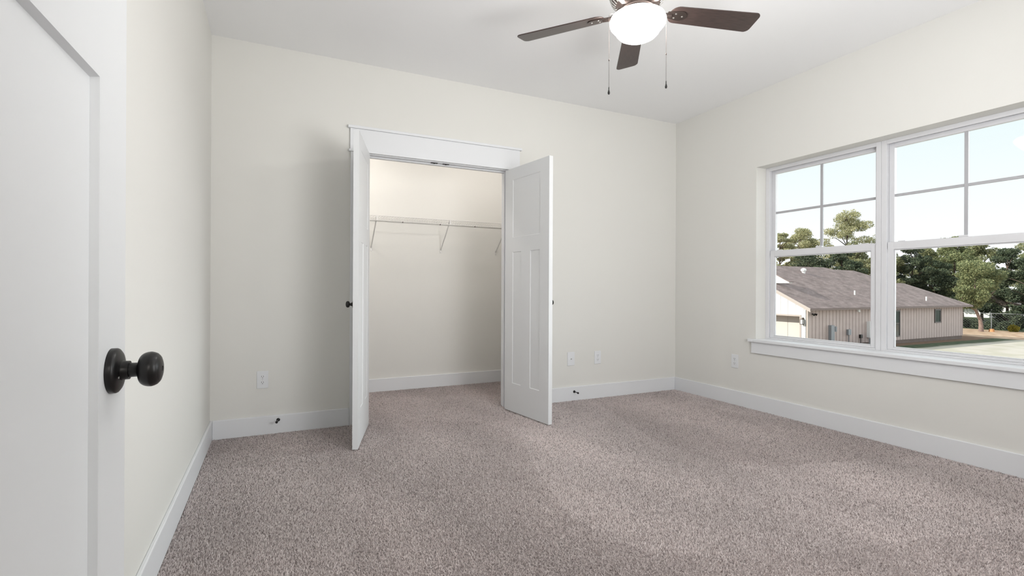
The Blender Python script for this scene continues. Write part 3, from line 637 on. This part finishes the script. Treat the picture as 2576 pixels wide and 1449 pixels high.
# ------------------------------------------------------------------ trees
def leaf_mat(name, c0, c1):
    m = bpy.data.materials.new(name); m.use_nodes = True; t = m.node_tree; b = t.nodes['Principled BSDF']; b.inputs['Roughness'].default_value = .7; b.inputs['Specular IOR Level'].default_value = .2
    g = t.nodes.new('ShaderNodeNewGeometry'); r = t.nodes.new('ShaderNodeValToRGB'); r.color_ramp.elements[0].color = (*c0, 1); r.color_ramp.elements[1].color = (*c1, 1)
    t.links.new(g.outputs['Random Per Island'], r.inputs[0]); t.links.new(r.outputs[0], b.inputs['Base Color'])
    tr = t.nodes.new('ShaderNodeBsdfTranslucent'); t.links.new(r.outputs[0], tr.inputs[0]); mx = t.nodes.new('ShaderNodeMixShader'); mx.inputs[0].default_value = .25
    o = t.nodes['Material Output']; t.links.new(b.outputs[0], mx.inputs[1]); t.links.new(tr.outputs[0], mx.inputs[2]); t.links.new(mx.outputs[0], o.inputs[0]); return m
mL = {'pale': leaf_mat('pale_leaves', (.26, .28, .15), (.62, .58, .36)), 'olive': leaf_mat('olive_leaves', (.13, .16, .08), (.42, .41, .23)),
      'dark': leaf_mat('dark_leaves', (.04, .065, .045), (.17, .20, .12)), 'fern': leaf_mat('mid_green_leaves', (.12, .16, .08), (.38, .39, .20)), 'yel': leaf_mat('yellow_leaves', (.20, .17, .03), (.42, .36, .06))}
mBARK = mat('bark', lin((140, 120, 112)), .9, noise=(6, .25)); mBARKD = mat('dark_bark', lin((90, 78, 68)), .9, noise=(6, .25))
def foliage(blobs, n, size, rnd):
    """many small leaf cards filling the shells of the blobs: (cx,cy,cz,rx,rz)"""
    mb = MB(); tot = sum(b[3]*b[3]*b[4] for b in blobs)
    for (cx, cy, cz, rx, rz_) in blobs:
        for _ in range(int(n*rx*rx*rz_/tot)):
            while True:
                p = Vector((rnd.uniform(-1, 1), rnd.uniform(-1, 1), rnd.uniform(-1, 1)))
                if .15 < p.length < 1: break
            p = p*(1.0+.25*rnd.random()) if rnd.random() < .5 else p.normalized()*(p.length**.55)
            c = Vector((cx+p.x*rx, cy+p.y*rx, cz+p.z*rz_)); s = size*rnd.uniform(.5, 1.25)
            a = Vector((rnd.gauss(0, 1), rnd.gauss(0, 1), rnd.gauss(0, 1))).normalized(); b = a.cross(Vector((rnd.gauss(0, 1), rnd.gauss(0, 1), rnd.gauss(0, 1)))).normalized()
            mb.add([c-a*s, c-b*s*.45, c+a*s, c+b*s*.45], [(0, 1, 2, 3)])
    return mb
def build_raw(mb, name, m, parent):
    me = bpy.data.meshes.new(name); me.from_pydata(mb.v, [], mb.f); o = bpy.data.objects.new(name, me); COL.objects.link(o); me.materials.append(m); o.parent = parent; return o
def tree(name, x, y, zb, zt, r, kind, label, seed, n=5200, leaf=.22, bark=mBARKD, nb=16, loose=1.0, group='trees behind the house'):
    rnd = random.Random(seed); e_ = empty(name, (x, y, GZ)); tag(e_, label, 'tree', group)
    h0, h1 = zb-GZ, zt-GZ; hh = h1-h0; blobs = []
    nb = int(nb*3.2)
    for i in range(nb):
        f = (i+.5)/nb; z = h0+hh*(.05+.90*f); w = r*loose*math.sin(math.pi*(.20+.76*f))**.7*rnd.uniform(.75, 1.2); a_ = rnd.uniform(0, 6.28); d_ = w*rnd.uniform(.15, 1)**.6
        br = r*rnd.uniform(.12, .32); blobs.append((d_*math.cos(a_), d_*math.sin(a_), z+rnd.uniform(-.3, .3), br, br*.62))
    build_raw(foliage(blobs, n, leaf, rnd), 'crown', mL[kind], e_)
    mb = MB(); mb.tube([(0, 0, -.1), (.1, .05, h0*.5), (0, 0, h0+hh*.3), (.05, 0, h0+hh*.85)], [.22, .17, .12, .04], 8)
    for b in blobs[::3]: mb.tube([(0, 0, max(h0*.8, b[2]-1.2)), (b[0]*.6, b[1]*.6, b[2]-.3), (b[0], b[1], b[2]+.1)], [.07, .045, .02], 5)
    build_raw(mb, 'trunk', bark, e_); return e_
T = [('pale_tree',65.9,48.3,1.5,9.4,2.2,'pale','pale green tree at far left above the garage roof',1,6500,16,1),
 ('pale_tree',74.2,51.0,2.0,10.4,3.3,'pale','broad pale green tree showing through lower left pane of the window',2,8500,20,1),
 ('tall_tree',76.8,45.4,2.0,13.2,3.4,'pale','tall loose crowned pale tree rising highest in the left window',3,8500,24,1.1),
 ('dark_tree',62.3,41.5,-1,6.4,3.2,'dark','dark green tree just behind the main roof ridge',4,7000,16,1),
 ('dark_tree',64.2,38.6,-1,6.3,2.6,'dark','dark green tree behind the roof where the ridge steps down',5,6500,16,1),
 ('olive_tree',71.0,41.0,-1,7.6,2.8,'olive','olive tree standing behind the window mullion',6,7000,16,1),
 ('olive_tree',73.0,38.3,-2,6.5,2.6,'olive','olive tree directly right of the window mullion',7,7000,16,1),
 ('dark_tree',76.0,36.6,-2.6,7.0,2.6,'dark','darkest tree behind the low right roof ridge',8,8000,18,1),
 ('olive_tree',83.2,37.9,-2.4,7.6,3.0,'olive','olive tree with ragged top above the low right ridge',9,8000,18,1),
 ('green_tree',81.3,34.3,-1.5,8.3,3.1,'fern','tall mid green tree behind the crooked yard tree',10,9000,20,1),
 ('dark_tree',77.6,34.9,-2.8,5.0,2.6,'dark','low dark tree behind the right hip of the roof',11,7000,16,1),
 ('green_tree',92.3,35.7,-1.2,8.0,3.4,'olive','olive tree right of the crooked yard tree crown',12,8000,18,1),
 ('dark_tree',82.4,29.4,-3.0,6.3,2.6,'dark','dark tree behind the wire fence, right of the white building',13,9000,18,1),
 ('tall_tree',119.3,39.3,-2.5,13.2,3.8,'olive','tall tree at the far right edge of the window',14,7000,16,1),
 ('dark_tree',80.5,26.4,-3.1,5.4,2.6,'dark','dark tree at the right edge behind the wire fence',15,8000,18,1),
 ('green_tree',100.2,41.2,-.8,8.0,3.6,'fern','far mid green tree above the white building',16,7000,16,1),
 ('green_tree',91.7,28.6,-2.6,8.2,3.4,'fern','mid green tree beyond the right edge of the window',17,6000,16,1),
 ('dark_tree',88.0,40.5,-1.3,6.6,3.2,'dark','dark tree filling the gap behind the olive trees',18,8000,18,1),
 ('dark_tree',97.0,31.0,-2.6,6.0,3.0,'dark','dark far tree between white building and right window edge',19,7000,16,1)]
for (nm, x, y, zb, zt, r, k, lab, sd_, n_, nb_, lo) in T: tree(nm, x, y, zb, zt, r, k, lab, sd_, n=int(n_*2.4), nb=nb_, loose=lo, leaf=.125 if x < 90 else .15)
# crooked yard tree
yt = empty('yard_tree', (68.85, 26.7, GZ)); tag(yt, 'crooked small tree with bent bare trunk right of the house', 'tree')
rnd = random.Random(50); bl_ = []
for i in range(26):
    a_ = rnd.uniform(0, 6.28); d_ = rnd.uniform(0, 1)**.6; z = rnd.uniform(2.9, 7.4); w = 2.5*math.sin(math.pi*min(1, (z-2.1)/5.8))**.6
    bl_.append((-.7+d_*w*math.cos(a_), .4+d_*w*math.sin(a_), z, rnd.uniform(.6, 1.0), rnd.uniform(.4, .7)))
build_raw(foliage(bl_, 22000, .105, rnd), 'crown', mL['fern'], yt)
MB().tube([(0, 0, -.1), (-.02, 0, .7), (-.1, .05, 1.3), (-.55, .2, 2.2), (-.85, .3, 2.9), (-.7, .3, 4.0), (-.5, .3, 6)], [.23, .19, .15, .13, .11, .08, .03], 12).tube([(-.6, .22, 2.3), (-1.4, .6, 2.9), (-1.9, .9, 3.6)], [.13, .1, .05], 8).tube([(-.85, .3, 2.9), (.2, -.3, 3.6), (1.0, -.8, 4.4)], [.1, .07, .03], 8).build('trunk', mBARK, yt, smooth=True)
st = MB().lathe([(.26, 0), (.22, .16), (.20, .30), (.0, .31)], n=14).build('tree_stump', mat('cut_wood', lin((205, 150, 105)), .9)); st.location = (69.6, 26.1, GZ); tag(st, 'orange brown tree stump beside the crooked tree', 'stump')

def bush(name, x, y, r, h, kind, label, seed, n=2500, group=None):
    rnd = random.Random(seed); bl = [(rnd.uniform(-.5, .5)*r, rnd.uniform(-.5, .5)*r, h*rnd.uniform(.3, .65), r*.55, h*.38) for _ in range(7)]
    mb = foliage(bl, n, .13, rnd); mb.tube([(0, 0, -.05), (0, 0, h*.5)], .04, 5)
    me = bpy.data.meshes.new(name); me.from_pydata(mb.v, [], mb.f); o = bpy.data.objects.new(name, me); COL.objects.link(o); me.materials.append(mL[kind]); o.location = (x, y, GZ); tag(o, label, 'shrub', group)
bush('yellow_shrub', 71.9, 25.15, .45, .7, 'yel', 'round yellow shrub in front of the wire fence', 71)
BS = ['dark bush nearest the house corner at the fence', 'dark bush just left of the crooked trunk', 'dark bush just right of the crooked trunk', 'dark bush left of the yellow shrub', 'dark bush behind the yellow shrub', 'dark bush at the right edge of the window view', 'dark bush beyond the right window edge']
for i, (x, y) in enumerate(((74.6, 30.4), (74.2, 29.2), (74.4, 28.0), (74.3, 26.8), (74.6, 25.6), (74.3, 24.5), (74.4, 23.2))):
    bush('dark_bush', x, y, .56, 1.0 if i < 4 else 1.9, 'dark', BS[i], 80+i, 3200, 'dark bushes along the fence line')
# wire fence
fc = empty('wire_fence', (73.0, 26, GZ)); tag(fc, 'grey chain link fence with thin posts behind the yard', 'fence')
mb = MB()
def chain(mb, y0, y1, h):
    y = y0
    while y < y1: 
        mb.tube([(0, y, .05), (0, min(y+h, y1+2), h)], .0028, 3, False); mb.tube([(0, y+h, .05), (0, y, h)], .0028, 3, False); y += .28
chain(mb, -10, 6, 1.75); mb.build('mesh_panel', mGREY, fc)
MB().tube([(0, -10, 1.85), (0, 7.5, 1.85)], .028, 6).build('top_rail', mGREY, fc)
for k in range(7): MB().tube([(0, -9.6+k*2.75, -.1), (0, -9.6+k*2.75, 1.9)], .04, 8).build('post', mGREY, fc)
